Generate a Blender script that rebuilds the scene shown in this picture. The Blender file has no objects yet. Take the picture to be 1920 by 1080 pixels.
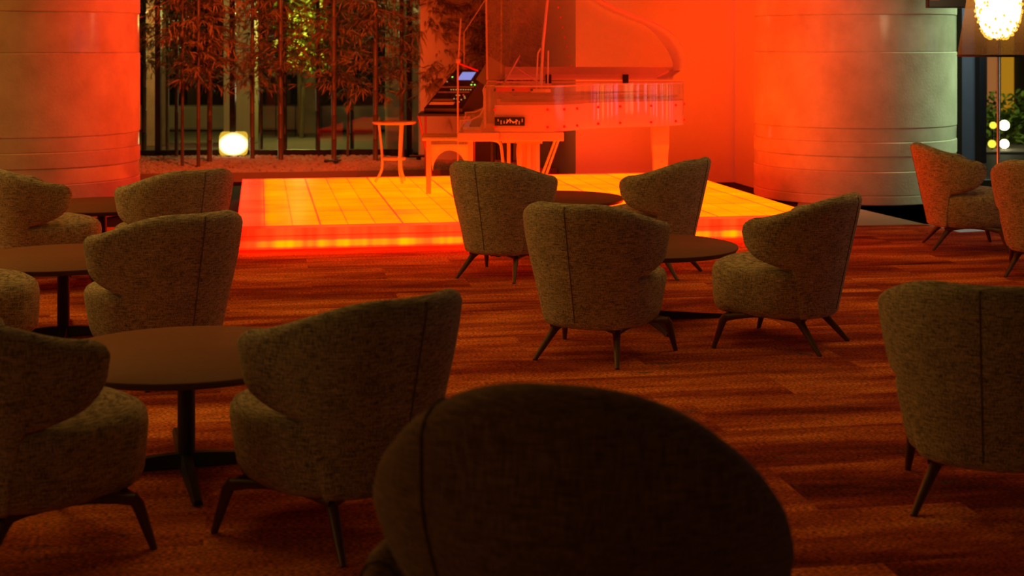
import bpy, math, random
from mathutils import Vector, Matrix
random.seed(7)
C = bpy.context.scene.collection
PI = math.pi
F, CX, HY, H = 2750.0, 960.0, 80.0, 1.55

def G(px, py, z=0.0):
    Y = F*(H-z)/(py-HY); return Vector(((px-CX)*Y/F, Y, z))
def PX(px, Y): return (px-CX)*Y/F
def PZ(py, Y): return H-(py-HY)*Y/F

# ---------------------------------------------------------------- materials
def newmat(name):
    m = bpy.data.materials.new(name); m.use_nodes = True
    nt = m.node_tree; nt.nodes.clear()
    out = nt.nodes.new('ShaderNodeOutputMaterial')
    return m, nt, out
def N(nt, t, **kw):
    n = nt.nodes.new(t)
    for k, v in kw.items():
        if k in n.inputs: n.inputs[k].default_value = v
        else: setattr(n, k, v)
    return n
def col(c): return (c[0], c[1], c[2], 1)
def simple(name, c, rough=.5, metal=0, var=.12, vscale=8, bump=0, spec=.5):
    m, nt, out = newmat(name); L = nt.links.new
    p = N(nt, 'ShaderNodeBsdfPrincipled', Roughness=rough, Metallic=metal)
    p.inputs['Specular IOR Level'].default_value = spec
    tc = N(nt, 'ShaderNodeTexCoord'); nz = N(nt, 'ShaderNodeTexNoise', Scale=vscale, Detail=4)
    L(tc.outputs['Object'], nz.inputs['Vector'])
    mx = N(nt, 'ShaderNodeMix', data_type='RGBA'); L(nz.outputs['Fac'], mx.inputs['Factor'])
    mx.inputs['A'].default_value = col([x*(1-var) for x in c]); mx.inputs['B'].default_value = col([x*(1+var) for x in c])
    L(mx.outputs['Result'], p.inputs['Base Color']); L(p.outputs[0], out.inputs[0])
    if bump:
        b = N(nt, 'ShaderNodeBump', Strength=bump, Distance=.01); L(nz.outputs['Fac'], b.inputs['Height']); L(b.outputs[0], p.inputs['Normal'])
    return m
def emis(name, c, s):
    m, nt, out = newmat(name); e = N(nt, 'ShaderNodeEmission', Color=col(c), Strength=s); nt.links.new(e.outputs[0], out.inputs[0]); return m
def fabric(name, dark, light, sc=1.0):
    m, nt, out = newmat(name); L = nt.links.new
    p = N(nt, 'ShaderNodeBsdfPrincipled', Roughness=.95); p.inputs['Specular IOR Level'].default_value = .15
    p.inputs['Sheen Weight'].default_value = .15
    tc = N(nt, 'ShaderNodeTexCoord')
    hs = []
    for s in ((380, 380, 26), (30, 30, 380)):
        mp = N(nt, 'ShaderNodeMapping'); mp.inputs['Scale'].default_value = [x*sc for x in s]
        L(tc.outputs['Object'], mp.inputs['Vector'])
        nz = N(nt, 'ShaderNodeTexNoise', Scale=1, Detail=2); L(mp.outputs[0], nz.inputs['Vector']); hs.append(nz)
    ad = N(nt, 'ShaderNodeMath', operation='ADD'); L(hs[0].outputs['Fac'], ad.inputs[0]); L(hs[1].outputs['Fac'], ad.inputs[1])
    big = N(nt, 'ShaderNodeTexNoise', Scale=9, Detail=3); L(tc.outputs['Object'], big.inputs['Vector'])
    ma = N(nt, 'ShaderNodeMath', operation='MULTIPLY_ADD'); L(big.outputs['Fac'], ma.inputs[0]); ma.inputs[1].default_value = .18; L(ad.outputs[0], ma.inputs[2])
    r = N(nt, 'ShaderNodeMapRange'); L(ma.outputs[0], r.inputs['Value'])
    r.inputs['From Min'].default_value = .84; r.inputs['From Max'].default_value = 1.34
    mx = N(nt, 'ShaderNodeMix', data_type='RGBA'); L(r.outputs[0], mx.inputs['Factor'])
    mx.inputs['A'].default_value = col(dark); mx.inputs['B'].default_value = col(light)
    L(mx.outputs['Result'], p.inputs['Base Color'])
    b = N(nt, 'ShaderNodeBump', Strength=.55, Distance=.004); L(ad.outputs[0], b.inputs['Height']); L(b.outputs[0], p.inputs['Normal'])
    L(p.outputs[0], out.inputs[0]); return m
def wood(name, c1, c2):
    m, nt, out = newmat(name); L = nt.links.new
    p = N(nt, 'ShaderNodeBsdfPrincipled', Roughness=.42)
    tc = N(nt, 'ShaderNodeTexCoord'); mp = N(nt, 'ShaderNodeMapping'); mp.inputs['Scale'].default_value = (60, 60, 5)
    L(tc.outputs['Object'], mp.inputs['Vector'])
    nz = N(nt, 'ShaderNodeTexNoise', Scale=1, Detail=5); L(mp.outputs[0], nz.inputs['Vector'])
    mx = N(nt, 'ShaderNodeMix', data_type='RGBA'); L(nz.outputs['Fac'], mx.inputs['Factor'])
    mx.inputs['A'].default_value = col(c1); mx.inputs['B'].default_value = col(c2)
    L(mx.outputs['Result'], p.inputs['Base Color']); L(p.outputs[0], out.inputs[0]); return m
def acrylic(name, fac, c=(.9, .88, .86), rough=.12):
    # clear plastic that keeps a little milky body
    m, nt, out = newmat(name); L = nt.links.new
    t = N(nt, 'ShaderNodeBsdfTransparent', Color=(.97, .96, .95, 1))
    p = N(nt, 'ShaderNodeBsdfPrincipled', Roughness=rough); 
    nz = N(nt, 'ShaderNodeTexNoise', Scale=3); tc = N(nt, 'ShaderNodeTexCoord'); L(tc.outputs['Object'], nz.inputs['Vector'])
    mc = N(nt, 'ShaderNodeMix', data_type='RGBA'); L(nz.outputs['Fac'], mc.inputs['Factor'])
    mc.inputs['A'].default_value = col([x*.93 for x in c]); mc.inputs['B'].default_value = col(c)
    L(mc.outputs['Result'], p.inputs['Base Color'])
    tl = N(nt, 'ShaderNodeBsdfTranslucent', Color=col(c))
    m1 = N(nt, 'ShaderNodeMixShader', Fac=.35); L(p.outputs[0], m1.inputs[1]); L(tl.outputs[0], m1.inputs[2])
    m2 = N(nt, 'ShaderNodeMixShader', Fac=fac); L(t.outputs[0], m2.inputs[1]); L(m1.outputs[0], m2.inputs[2])
    gl = N(nt, 'ShaderNodeBsdfGlossy', Roughness=.03)
    lw = N(nt, 'ShaderNodeLayerWeight', Blend=.5); pw = N(nt, 'ShaderNodeMath', operation='POWER'); L(lw.outputs['Facing'], pw.inputs[0]); pw.inputs[1].default_value = 4.0
    sc_ = N(nt, 'ShaderNodeMath', operation='MULTIPLY_ADD'); L(pw.outputs[0], sc_.inputs[0]); sc_.inputs[1].default_value = .7; sc_.inputs[2].default_value = .045
    m3 = N(nt, 'ShaderNodeMixShader'); L(sc_.outputs[0], m3.inputs[0]); L(m2.outputs[0], m3.inputs[1]); L(gl.outputs[0], m3.inputs[2])
    L(m3.outputs[0], out.inputs[0]); return m
def glassmat(name, refl=.02, tint=(.92, .95, .92)):
    m, nt, out = newmat(name); L = nt.links.new
    t = N(nt, 'ShaderNodeBsdfTransparent', Color=col(tint)); g = N(nt, 'ShaderNodeBsdfGlossy', Roughness=.02)
    m1 = N(nt, 'ShaderNodeMixShader', Fac=refl); L(t.outputs[0], m1.inputs[1]); L(g.outputs[0], m1.inputs[2]); L(m1.outputs[0], out.inputs[0]); return m

def carpet_mat():
    m, nt, out = newmat('carpet'); L = nt.links.new
    p = N(nt, 'ShaderNodeBsdfPrincipled', Roughness=1.0); p.inputs['Specular IOR Level'].default_value = .05
    tc = N(nt, 'ShaderNodeTexCoord')
    # planks run along local x; joints shift from row to row
    br = N(nt, 'ShaderNodeTexBrick', Scale=1.0); br.offset = .5; br.offset_frequency = 2
    br.inputs['Brick Width'].default_value = 1.0; br.inputs['Row Height'].default_value = .5; br.inputs['Mortar Size'].default_value = .0
    br.inputs['Color1'].default_value = (0, 0, 0, 1); br.inputs['Color2'].default_value = (1, 1, 1, 1)
    L(tc.outputs['Object'], br.inputs['Vector'])
    off = N(nt, 'ShaderNodeVectorMath', operation='SCALE'); L(br.outputs['Color'], off.inputs[0]); off.inputs['Scale'].default_value = .7
    av = N(nt, 'ShaderNodeVectorMath', operation='ADD'); L(tc.outputs['Object'], av.inputs[0]); L(off.outputs[0], av.inputs[1])
    mp = N(nt, 'ShaderNodeMapping'); mp.inputs['Scale'].default_value = (.75, 3.4, 1); L(av.outputs[0], mp.inputs['Vector'])
    n1 = N(nt, 'ShaderNodeTexNoise', Scale=1.0, Detail=7, Roughness=.66, Distortion=.25); L(mp.outputs[0], n1.inputs['Vector'])
    cr = N(nt, 'ShaderNodeValToRGB'); L(n1.outputs['Fac'], cr.inputs[0])
    e = cr.color_ramp.elements; e[0].position = .28; e[0].color = (.06, .010, .006, 1); e[1].position = .74; e[1].color = (1.0, .36, .08, 1)
    a = cr.color_ramp.elements.new(.44); a.color = (.32, .052, .018, 1)
    a = cr.color_ramp.elements.new(.56); a.color = (.62, .15, .034, 1)
    # worn bluish fragments
    mp2 = N(nt, 'ShaderNodeMapping'); mp2.inputs['Scale'].default_value = (2.2, 7, 1); L(av.outputs[0], mp2.inputs['Vector'])
    n2 = N(nt, 'ShaderNodeTexNoise', Scale=1.3, Detail=8, Roughness=.75); L(mp2.outputs[0], n2.inputs['Vector'])
    r2 = N(nt, 'ShaderNodeMapRange'); r2.inputs['From Min'].default_value = .60; r2.inputs['From Max'].default_value = .68; L(n2.outputs['Fac'], r2.inputs['Value'])
    mx = N(nt, 'ShaderNodeMix', data_type='RGBA'); L(r2.outputs[0], mx.inputs['Factor']); L(cr.outputs[0], mx.inputs['A']); mx.inputs['B'].default_value = (.10, .085, .10, 1)
    # pile grain
    n3 = N(nt, 'ShaderNodeTexNoise', Scale=110, Detail=2); 
    mp3 = N(nt, 'ShaderNodeMapping'); mp3.inputs['Scale'].default_value = (.6, 1.6, 1); L(tc.outputs['Object'], mp3.inputs['Vector']); L(mp3.outputs[0], n3.inputs['Vector'])
    r3 = N(nt, 'ShaderNodeMapRange'); r3.inputs['From Min'].default_value = .35; r3.inputs['From Max'].default_value = .65; r3.inputs['To Min'].default_value = .3; r3.inputs['To Max'].default_value = 1.9; L(n3.outputs['Fac'], r3.inputs['Value'])
    ml = N(nt, 'ShaderNodeMix', data_type='RGBA', blend_type='MULTIPLY'); ml.inputs['Factor'].default_value = 1
    L(mx.outputs['Result'], ml.inputs['A']); L(r3.outputs[0], ml.inputs['B'])
    L(ml.outputs['Result'], p.inputs['Base Color'])
    b = N(nt, 'ShaderNodeBump', Strength=.5, Distance=.006); L(n3.outputs['Fac'], b.inputs['Height']); L(b.outputs[0], p.inputs['Normal'])
    L(p.outputs[0], out.inputs[0]); return m

def stage_top_mat():
    # back-lit translucent tiles: brighter over the lamps, seams darker
    m, nt, out = newmat('lit_tiles'); L = nt.links.new
    tc = N(nt, 'ShaderNodeTexCoord')
    def brick(w, h, mort):
        b = N(nt, 'ShaderNodeTexBrick', Scale=1.0); b.offset = 0; b.squash = 1
        b.inputs['Brick Width'].default_value = w; b.inputs['Row Height'].default_value = h; b.inputs['Mortar Size'].default_value = mort
        b.inputs['Mortar Smooth'].default_value = .6
        b.inputs['Color1'].default_value = (.78, .78, .78, 1); b.inputs['Color2'].default_value = (1, 1, 1, 1); b.inputs['Mortar'].default_value = (.5, .5, .5, 1)
        L(tc.outputs['Object'], b.inputs['Vector']); return b
    b1 = brick(.2075, .30, .008); b2 = brick(.6225, .90, .014)
    mu = N(nt, 'ShaderNodeMix', data_type='RGBA', blend_type='MULTIPLY'); mu.inputs['Factor'].default_value = 1
    L(b1.outputs['Color'], mu.inputs['A']); L(b2.outputs['Color'], mu.inputs['B'])
    nz = N(nt, 'ShaderNodeTexNoise', Scale=2.2, Detail=1); L(tc.outputs['Object'], nz.inputs['Vector'])
    r = N(nt, 'ShaderNodeMapRange'); L(nz.outputs['Fac'], r.inputs['Value']); r.inputs['From Min'].default_value = .3; r.inputs['From Max'].default_value = .7
    r.inputs['To Min'].default_value = .75; r.inputs['To Max'].default_value = 1.15
    m2 = N(nt, 'ShaderNodeMath', operation='MULTIPLY'); L(mu.outputs['Result'], m2.inputs[0]); L(r.outputs[0], m2.inputs[1])
    # the outer ring of tiles has no lamp under it
    sp = N(nt, 'ShaderNodeSeparateXYZ'); L(tc.outputs['Object'], sp.inputs[0])
    rx = N(nt, 'ShaderNodeMapRange', interpolation_type='SMOOTHSTEP'); L(sp.outputs['X'], rx.inputs['Value'])
    rx.inputs['From Min'].default_value = .16; rx.inputs['From Max'].default_value = .27; rx.inputs['To Min'].default_value = .28
    ry = N(nt, 'ShaderNodeMapRange', interpolation_type='SMOOTHSTEP'); L(sp.outputs['Y'], ry.inputs['Value'])
    ry.inputs['From Min'].default_value = 3.84; ry.inputs['From Max'].default_value = 3.70; ry.inputs['To Min'].default_value = .4
    m3 = N(nt, 'ShaderNodeMath', operation='MULTIPLY'); L(m2.outputs[0], m3.inputs[0]); L(rx.outputs[0], m3.inputs[1])
    m4 = N(nt, 'ShaderNodeMath', operation='MULTIPLY'); L(m3.outputs[0], m4.inputs[0]); L(ry.outputs[0], m4.inputs[1])
    cr = N(nt, 'ShaderNodeValToRGB'); L(m4.outputs[0], cr.inputs[0])
    e = cr.color_ramp.elements; e[0].position = 0; e[0].color = (.8, .002, .0002, 1); e[1].position = 1; e[1].color = (1, .085, .0, 1)
    a = cr.color_ramp.elements.new(.25); a.color = (1, .018, .003, 1)
    a = cr.color_ramp.elements.new(.6); a.color = (1, .062, .0, 1)
    em = N(nt, 'ShaderNodeEmission', Strength=4.8); L(cr.outputs[0], em.inputs['Color'])
    gl = N(nt, 'ShaderNodeBsdfGlossy', Roughness=.25, Color=(.05, .05, .05, 1)); ad = N(nt, 'ShaderNodeAddShader')
    L(em.outputs[0], ad.inputs[0]); L(gl.outputs[0], ad.inputs[1]); L(ad.outputs[0], out.inputs[0]); return m
def stage_front_mat(side=False):
    m, nt, out = newmat('lit_riser'); L = nt.links.new
    tc = N(nt, 'ShaderNodeTexCoord'); sp = N(nt, 'ShaderNodeSeparateXYZ'); L(tc.outputs['Object'], sp.inputs[0])
    cb = N(nt, 'ShaderNodeCombineXYZ'); L(sp.outputs['X'], cb.inputs[0])
    nz = N(nt, 'ShaderNodeTexNoise', Scale=4.5, Detail=2, Roughness=.7); L(cb.outputs[0], nz.inputs['Vector'])
    r = N(nt, 'ShaderNodeMapRange'); L(nz.outputs['Fac'], r.inputs['Value']); r.inputs['From Min'].default_value = .4; r.inputs['From Max'].default_value = .6; r.inputs['To Min'].default_value = .5
    cr = N(nt, 'ShaderNodeValToRGB'); mz = N(nt, 'ShaderNodeMath', operation='DIVIDE'); L(sp.outputs['Z'], mz.inputs[0]); mz.inputs[1].default_value = .18; L(mz.outputs[0], cr.inputs[0])
    e = cr.color_ramp.elements; e[0].position = 0; e[0].color = (.12,)*3+(1,); e[1].position = 1; e[1].color = (.30,)*3+(1,)
    for ps, v in ((.15, .75), (.32, .75), (.42, .30), (.54, .26), (.56, .12), (.62, .30)):
        a = cr.color_ramp.elements.new(ps); a.color = (v,)*3+(1,)
    mm = N(nt, 'ShaderNodeMath', operation='MULTIPLY'); L(cr.outputs[0], mm.inputs[0]); L(r.outputs[0], mm.inputs[1])
    rx = N(nt, 'ShaderNodeMapRange'); L(sp.outputs['X'], rx.inputs['Value']); rx.inputs['From Max'].default_value = .35; rx.inputs['To Min'].default_value = .35
    mm2 = N(nt, 'ShaderNodeMath', operation='MULTIPLY'); L(mm.outputs[0], mm2.inputs[0]); L(rx.outputs[0], mm2.inputs[1])
    c2 = N(nt, 'ShaderNodeValToRGB'); L(mm2.outputs[0], c2.inputs[0])
    e = c2.color_ramp.elements; e[0].color = (1, .0, .0, 1); e[1].position = .75; e[1].color = (1, .031, 0, 1)
    a = c2.color_ramp.elements.new(.3); a.color = (1, .0056, .0006, 1)
    em = N(nt, 'ShaderNodeEmission', Strength=17); L(c2.outputs[0], em.inputs['Color']); L(em.outputs[0], out.inputs[0]); return m
def stone_mat(name, gloss):
    m, nt, out = newmat(name); L = nt.links.new
    p = N(nt, 'ShaderNodeBsdfPrincipled', Roughness=.16 if gloss else .6)
    tc = N(nt, 'ShaderNodeTexCoord'); nz = N(nt, 'ShaderNodeTexNoise', Scale=2.5, Detail=9, Roughness=.65); L(tc.outputs['Object'], nz.inputs['Vector'])
    mx = N(nt, 'ShaderNodeValToRGB'); L(nz.outputs['Fac'], mx.inputs[0])
    e = mx.color_ramp.elements; e[0].position = .35; e[0].color = (.58, .55, .46, 1); e[1].position = .65; e[1].color = (.78, .76, .66, 1)
    L(mx.outputs[0], p.inputs['Base Color'])
    vo = N(nt, 'ShaderNodeTexNoise', Scale=45, Detail=3); L(tc.outputs['Object'], vo.inputs['Vector'])
    b = N(nt, 'ShaderNodeBump', Strength=.02 if gloss else .25, Distance=.01); L(vo.outputs['Fac'], b.inputs['Height']); L(b.outputs[0], p.inputs['Normal'])
    L(p.outputs[0], out.inputs[0]); return m

M = dict(
 fab=fabric('grey_beige_weave', (.09, .07, .04), (.78, .64, .43)),
 brown=fabric('brown_weave', (.10, .048, .028), (.32, .175, .11), .8),
 pipe=simple('piping', (.15, .12, .08), .9), bpipe=simple('brown_piping', (.05, .035, .025), .9),
 leg=wood('walnut', (.07, .028, .014), (.17, .08, .038)),
 top=simple('table_veneer', (.24, .10, .055), .62, vscale=30, spec=.3), black=simple('black_metal', (.012, .011, .01), .45),
 edge=simple('table_edge', (.10, .075, .07), .4),
 carpet=carpet_mat(), bfloor=simple('black_granite', (.012, .008, .008), .7, spec=.15), strip=simple('stone_floor', (.30, .24, .19), .45, vscale=3),
 wall=simple('painted_wall', (.72, .66, .56), .75, vscale=2, var=.04), ceil=simple('ceiling_paint', (.12, .10, .08), .9),
 acr=acrylic('clear_acrylic', .14), acr2=acrylic('frosted_acrylic', .80, (.92, .66, .58)), edgea=acrylic('acrylic_edge', .85, (.80, .62, .55), .3),
 acr3=acrylic('bench_acrylic', .45),
 gold=simple('gold_plate', (.40, .26, .07), .4, metal=.6), felt=simple('red_felt', (.8, .02, .02), .8),
 dark=simple('dark_plastic', (.02, .018, .018), .5), grey=simple('grey_plastic', (.22, .21, .19), .5), ivory=simple('ivory_keys', (.75, .70, .60), .3),
 steel=simple('chrome', (.7, .7, .7), .2, metal=1),
 pebble=simple('pebble', (.50, .42, .36), .8, var=.5, vscale=12), soil=simple('gravel_bed', (.30, .24, .2), .95, var=.4, vscale=40, bump=.5),
 curb=simple('curb_stone', (.35, .27, .2), .7),
 culm=simple('bamboo_culm', (.13, .10, .045), .4, var=.3, vscale=3), culmd=simple('dark_bamboo_culm', (.045, .045, .03), .38, var=.3, vscale=3),
 leaf=simple('bamboo_leaf', (.26, .22, .08), .55, var=.4, vscale=5), leafg=simple('shrub_leaf', (.25, .35, .05), .6, var=.4, vscale=4),
 pane=glassmat('window_glass'), frame=simple('bronze_frame', (.03, .022, .016), .4, metal=.3),
 olive=simple('plaster_pillar', (.42, .36, .20), .8, vscale=3), tan=simple('tan_stone', (.55, .36, .18), .8, vscale=6, var=.3),
 pave=simple('outdoor_paving', (.16, .13, .1), .8, vscale=4), facade=simple('grey_facade', (.25, .30, .34), .6), dkfac=simple('dark_facade', (.02, .022, .022), .6),
 amber=emis('amber_sign_light', (1, .42, .02), .45), orang=emis('orange_lit_pane', (1, .35, .1), .35), warmw=emis('warm_lamp_glow', (1, .86, .5), 9), yel=emis('yellow_lamp_glow', (1, .75, .06), 1.6),
 scr=emis('screen_glow', (.30, .30, .75), .9), led=emis('green_led', (.4, 1, .1), 1.5), ledw=emis('orange_led', (1, .42, .12), .5), rled=emis('red_led', (1, .04, .02), .8),
)
# lantern: paper glow, stronger in the middle where the tube stands
def lantern_mat():
    m, nt, out = newmat('lantern_paper'); L = nt.links.new
    tc = N(nt, 'ShaderNodeTexCoord'); g = N(nt, 'ShaderNodeTexGradient', gradient_type='SPHERICAL')
    mp = N(nt, 'ShaderNodeMapping'); mp.inputs['Location'].default_value = (0, 0, -1.09); mp.inputs['Scale'].default_value = (5.0, 1.2, 6.6)
    L(tc.outputs['Object'], mp.inputs['Vector']); L(mp.outputs[0], g.inputs['Vector'])
    cr = N(nt, 'ShaderNodeValToRGB'); L(g.outputs[0], cr.inputs[0])
    e = cr.color_ramp.elements; e[0].position = 0; e[0].color = (.75, .42, .03, 1); e[1].position = .3; e[1].color = (4, 3.1, 1.4, 1)
    em = N(nt, 'ShaderNodeEmission', Strength=1); L(cr.outputs[0], em.inputs['Color']); L(em.outputs[0], out.inputs[0]); return m
M['lantern'] = lantern_mat()
def shade_mat():
    m, nt, out = newmat('organza_shade'); L = nt.links.new
    t = N(nt, 'ShaderNodeBsdfTransparent'); d = N(nt, 'ShaderNodeBsdfDiffuse', Color=(.10, .045, .02, 1)); tl = N(nt, 'ShaderNodeBsdfTranslucent', Color=(.35, .17, .05, 1))
    tc = N(nt, 'ShaderNodeTexCoord'); nz = N(nt, 'ShaderNodeTexNoise', Scale=90); L(tc.outputs['Object'], nz.inputs['Vector'])
    r = N(nt, 'ShaderNodeMapRange'); L(nz.outputs['Fac'], r.inputs['Value']); r.inputs['From Min'].default_value = .3; r.inputs['From Max'].default_value = .7; r.inputs['To Min'].default_value = .35; r.inputs['To Max'].default_value = .8
    a = N(nt, 'ShaderNodeMixShader', Fac=.35); L(d.outputs[0], a.inputs[1]); L(tl.outputs[0], a.inputs[2])
    b = N(nt, 'ShaderNodeMixShader'); L(r.outputs[0], b.inputs[0]); L(t.outputs[0], b.inputs[1]); L(a.outputs[0], b.inputs[2]); L(b.outputs[0], out.inputs[0]); return m
M['shade'] = shade_mat()

# ---------------------------------------------------------------- mesh builder
class MB:
    def __init__(s): s.v = []; s.f = []
    def quadloop(s, loops, closed_u=True, cap0=False, cap1=False):
        b = len(s.v); n = len(loops[0])
        for l in loops: s.v += [tuple(p) for p in l]
        for i in range(len(loops)-1):
            for j in range(n if closed_u else n-1):
                k = (j+1) % n
                s.f.append((b+i*n+j, b+i*n+k, b+(i+1)*n+k, b+(i+1)*n+j))
        if cap0: s.f.append(tuple(b+j for j in reversed(range(n))))
        if cap1: s.f.append(tuple(b+(len(loops)-1)*n+j for j in range(n)))
        return s
    def box(s, c, d, rz=0, rx=0, bev=0, mat=None):
        x, y, z = [k/2 for k in d]
        Rm = Matrix.Rotation(rz, 3, 'Z') @ Matrix.Rotation(rx, 3, 'X')
        if mat is not None: Rm = mat
        if bev <= 0:
            b = len(s.v)
            for i in ((-1,-1,-1),(1,-1,-1),(1,1,-1),(-1,1,-1),(-1,-1,1),(1,-1,1),(1,1,1),(-1,1,1)):
                s.v.append(tuple(Vector(c)+Rm@Vector((i[0]*x, i[1]*y, i[2]*z))))
            for q in ((3,2,1,0),(4,5,6,7),(0,1,5,4),(1,2,6,5),(2,3,7,6),(3,0,4,7)): s.f.append(tuple(b+k for k in q))
        else:
            def ring(ix, zz):
                pts = []
                r = bev
                for (sx, sy, a0) in ((1,1,0),(-1,1,90),(-1,-1,180),(1,-1,270)):
                    for t in (0, 45, 90):
                        a = math.radians(a0+t)
                        pts.append(Vector(c)+Rm@Vector((sx*(x-r)+(r-ix)*math.cos(a), sy*(y-r)+(r-ix)*math.sin(a), zz)))
                return pts
            q = bev*.3
            s.quadloop([ring(bev*.8, -z), ring(q, -z+q), ring(0, -z+bev), ring(0, z-bev), ring(q, z-q), ring(bev*.8, z)], True, True, True)
        return s
    def tube(s, pts, rs, n=10, cap=True):
        pts = [Vector(p) for p in pts]
        if not hasattr(rs, '__len__'): rs = [rs]*len(pts)
        loops = []; up = None
        for i, p in enumerate(pts):
            d = (pts[min(i+1, len(pts)-1)]-pts[max(i-1, 0)]).normalized()
            if up is None: up = d.orthogonal().normalized()
            up = (up-d*up.dot(d)).normalized(); w = d.cross(up)
            loops.append([p+rs[i]*(up*math.cos(2*PI*k/n)+w*math.sin(2*PI*k/n)) for k in range(n)])
        return s.quadloop(loops, True, cap, cap)
    def lathe(s, prof, n=32, c=(0,0,0), cap0=True, cap1=True):
        return s.quadloop([[(c[0]+r*math.cos(2*PI*k/n), c[1]+r*math.sin(2*PI*k/n), c[2]+z) for k in range(n)] for r, z in prof], True, cap0, cap1)
    def prism(s, pts, z0, z1):
        return s.quadloop([[(p[0], p[1], z0) for p in pts], [(p[0], p[1], z1) for p in pts]], True, True, True)
    def build(s, name, mat, parent=None, smooth=False, loc=None, rz=0):
        me = bpy.data.meshes.new(name); me.from_pydata(s.v, [], s.f); me.update()
        if isinstance(mat, (list, tuple)):
            for m in mat: me.materials.append(m)
        else: me.materials.append(mat)
        if smooth:
            me.polygons.foreach_set('use_smooth', [True]*len(me.polygons))
            me.set_sharp_from_angle(angle=math.radians(50))
        o = bpy.data.objects.new(name, me); C.objects.link(o)
        if parent: o.parent = parent
        if loc is not None: o.location = loc
        o.rotation_euler.z = rz
        return o
def tag(o, label, cat, group=None, kind=None):
    if label: o['label'] = label
    if cat: o['category'] = cat
    if group: o['group'] = group
    if kind: o['kind'] = kind
    return o
def thing(name, label, cat, loc=(0,0,0), rz=0, group=None):
    o = bpy.data.objects.new(name, None); o.empty_display_size = .1; C.objects.link(o); o.location = loc; o.rotation_euler.z = rz
    return tag(o, label, cat, group)
def struct(o): o['kind'] = 'structure'; return o
def dup(root, loc, rz, label):
    r = root.copy(); C.objects.link(r); r.location = loc; r.rotation_euler = (0, 0, rz); r['label'] = label
    for ch in list(root.children):
        c = ch.copy(); C.objects.link(c); c.parent = r
        for g in list(ch.children):
            d = g.copy(); C.objects.link(d); d.parent = c
    return r

# ---------------------------------------------------------------- room axes
UANG = math.atan2(.172, 1.0)            # the stage and the carpet planks are turned by this
U = Vector((math.cos(UANG), math.sin(UANG), 0)); V = Vector((-math.sin(UANG), math.cos(UANG), 0))
S0 = G(443, 470); S0.z = 0              # stage front-left corner
SW, SD, SH = 4.56, 3.84, .18

# floor (black granite slab under everything), stone strip, carpet
struct(MB().box((0, 12, -.06), (34, 34, .1)).build('floor', M['bfloor']))
def uv(u, v, z=0): p = S0+U*u+V*v; return (p.x, p.y, z)
# carpet: local frame aligned to planks
cp = MB()
def lp(u, v): return (u, v)
poly = [(-9, -16), (16, -16), (16, .62), (SW+.02, .62), (SW+.02, -.005), (-.75, -.005), (-.75, 1.6), (-9, 1.6)]
cp.prism(poly, -.008, 0)
struct(cp.build('floor_carpet', M['carpet'], loc=(S0.x, S0.y, 0), rz=UANG))
st = MB(); st.prism([(SW+.45, .62), (16, .62), (16, 1.7), (SW+.45, 2.3)], -.008, .001)
# brown stone walkway beyond the carpet edge
a = G(1560, 382); b = G(1736, 421)
st = MB(); 
l1 = [G(1536, 428), G(1990, 420), G(1990, 432)]
st.prism([tuple(uv(SW+.02, .62)[:2]), tuple(uv(9, .62)[:2]), tuple(G(1800, 436)[:2]), tuple(G(1617, 393)[:2]), tuple(G(1500, 366)[:2])], -.008, .0015)
struct(st.build('floor_stone', M['strip']))

# stage ----------------------------------------------------------------
stg = thing('light_stage', 'low glowing orange glass-tile platform under the transparent piano', 'stage', tuple(uv(0, 0)), UANG)
MB().box((SW/2, SD/2, SH-.01), (SW-.004, SD-.004, .02)).build('tile_deck', stage_top_mat(), stg)
MB().box((SW/2, .01, (SH-.02)/2), (SW, .02, SH-.02)).build('riser', stage_front_mat(), stg)
rs = MB(); rs.box((.01, SD/2, (SH-.02)/2), (.02, SD-.04, SH-.02)); rs.box((SW-.01, SD/2, (SH-.02)/2), (.02, SD-.04, SH-.02)); rs.box((SW/2, SD-.01, (SH-.02)/2), (SW, .02, SH-.02))
rs.build('side_riser', emis('red_lit_riser', (1, .004, .0), 2.0), stg)

# columns ----------------------------------------------------------------
def column(name, x, y):
    R = 1.0
    prof = []; mats = []
    # z levels of joints, with the material of the band below each
    joints = [(.09, 0), (.32, 0), (.46, 1), (.60, 0), (.73, 1), (1.46, 0), (1.82, 1), (2.6, 0), (3.1, 1), (4.2, 0)]
    z0 = .0; b = MB()
    for z1, g in joints:
        o = .006 if g == 0 else 0
        for (r, z) in ((R+o-.007, z0), (R+o, z0+.008), (R+o, z1-.008), (R+o-.007, z1)):
            prof.append((r, z)); mats.append(g)
        z0 = z1
    b.lathe(prof, 96, cap0=True, cap1=True)
    o = b.build(name, [stone_mat('honed_stone', False), stone_mat('polished_stone', True)], loc=(x, y, 0), smooth=True)
    o.data.set_sharp_from_angle(angle=math.radians(20))
    n = 96
    for i, p in enumerate(o.data.polygons):
        k = i//n
        if k < len(prof)-1: p.material_index = mats[k]
    struct(o); return o
column('column_right', 3.48, 14.93)
column('column_left', -4.46, 13.5)

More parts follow.
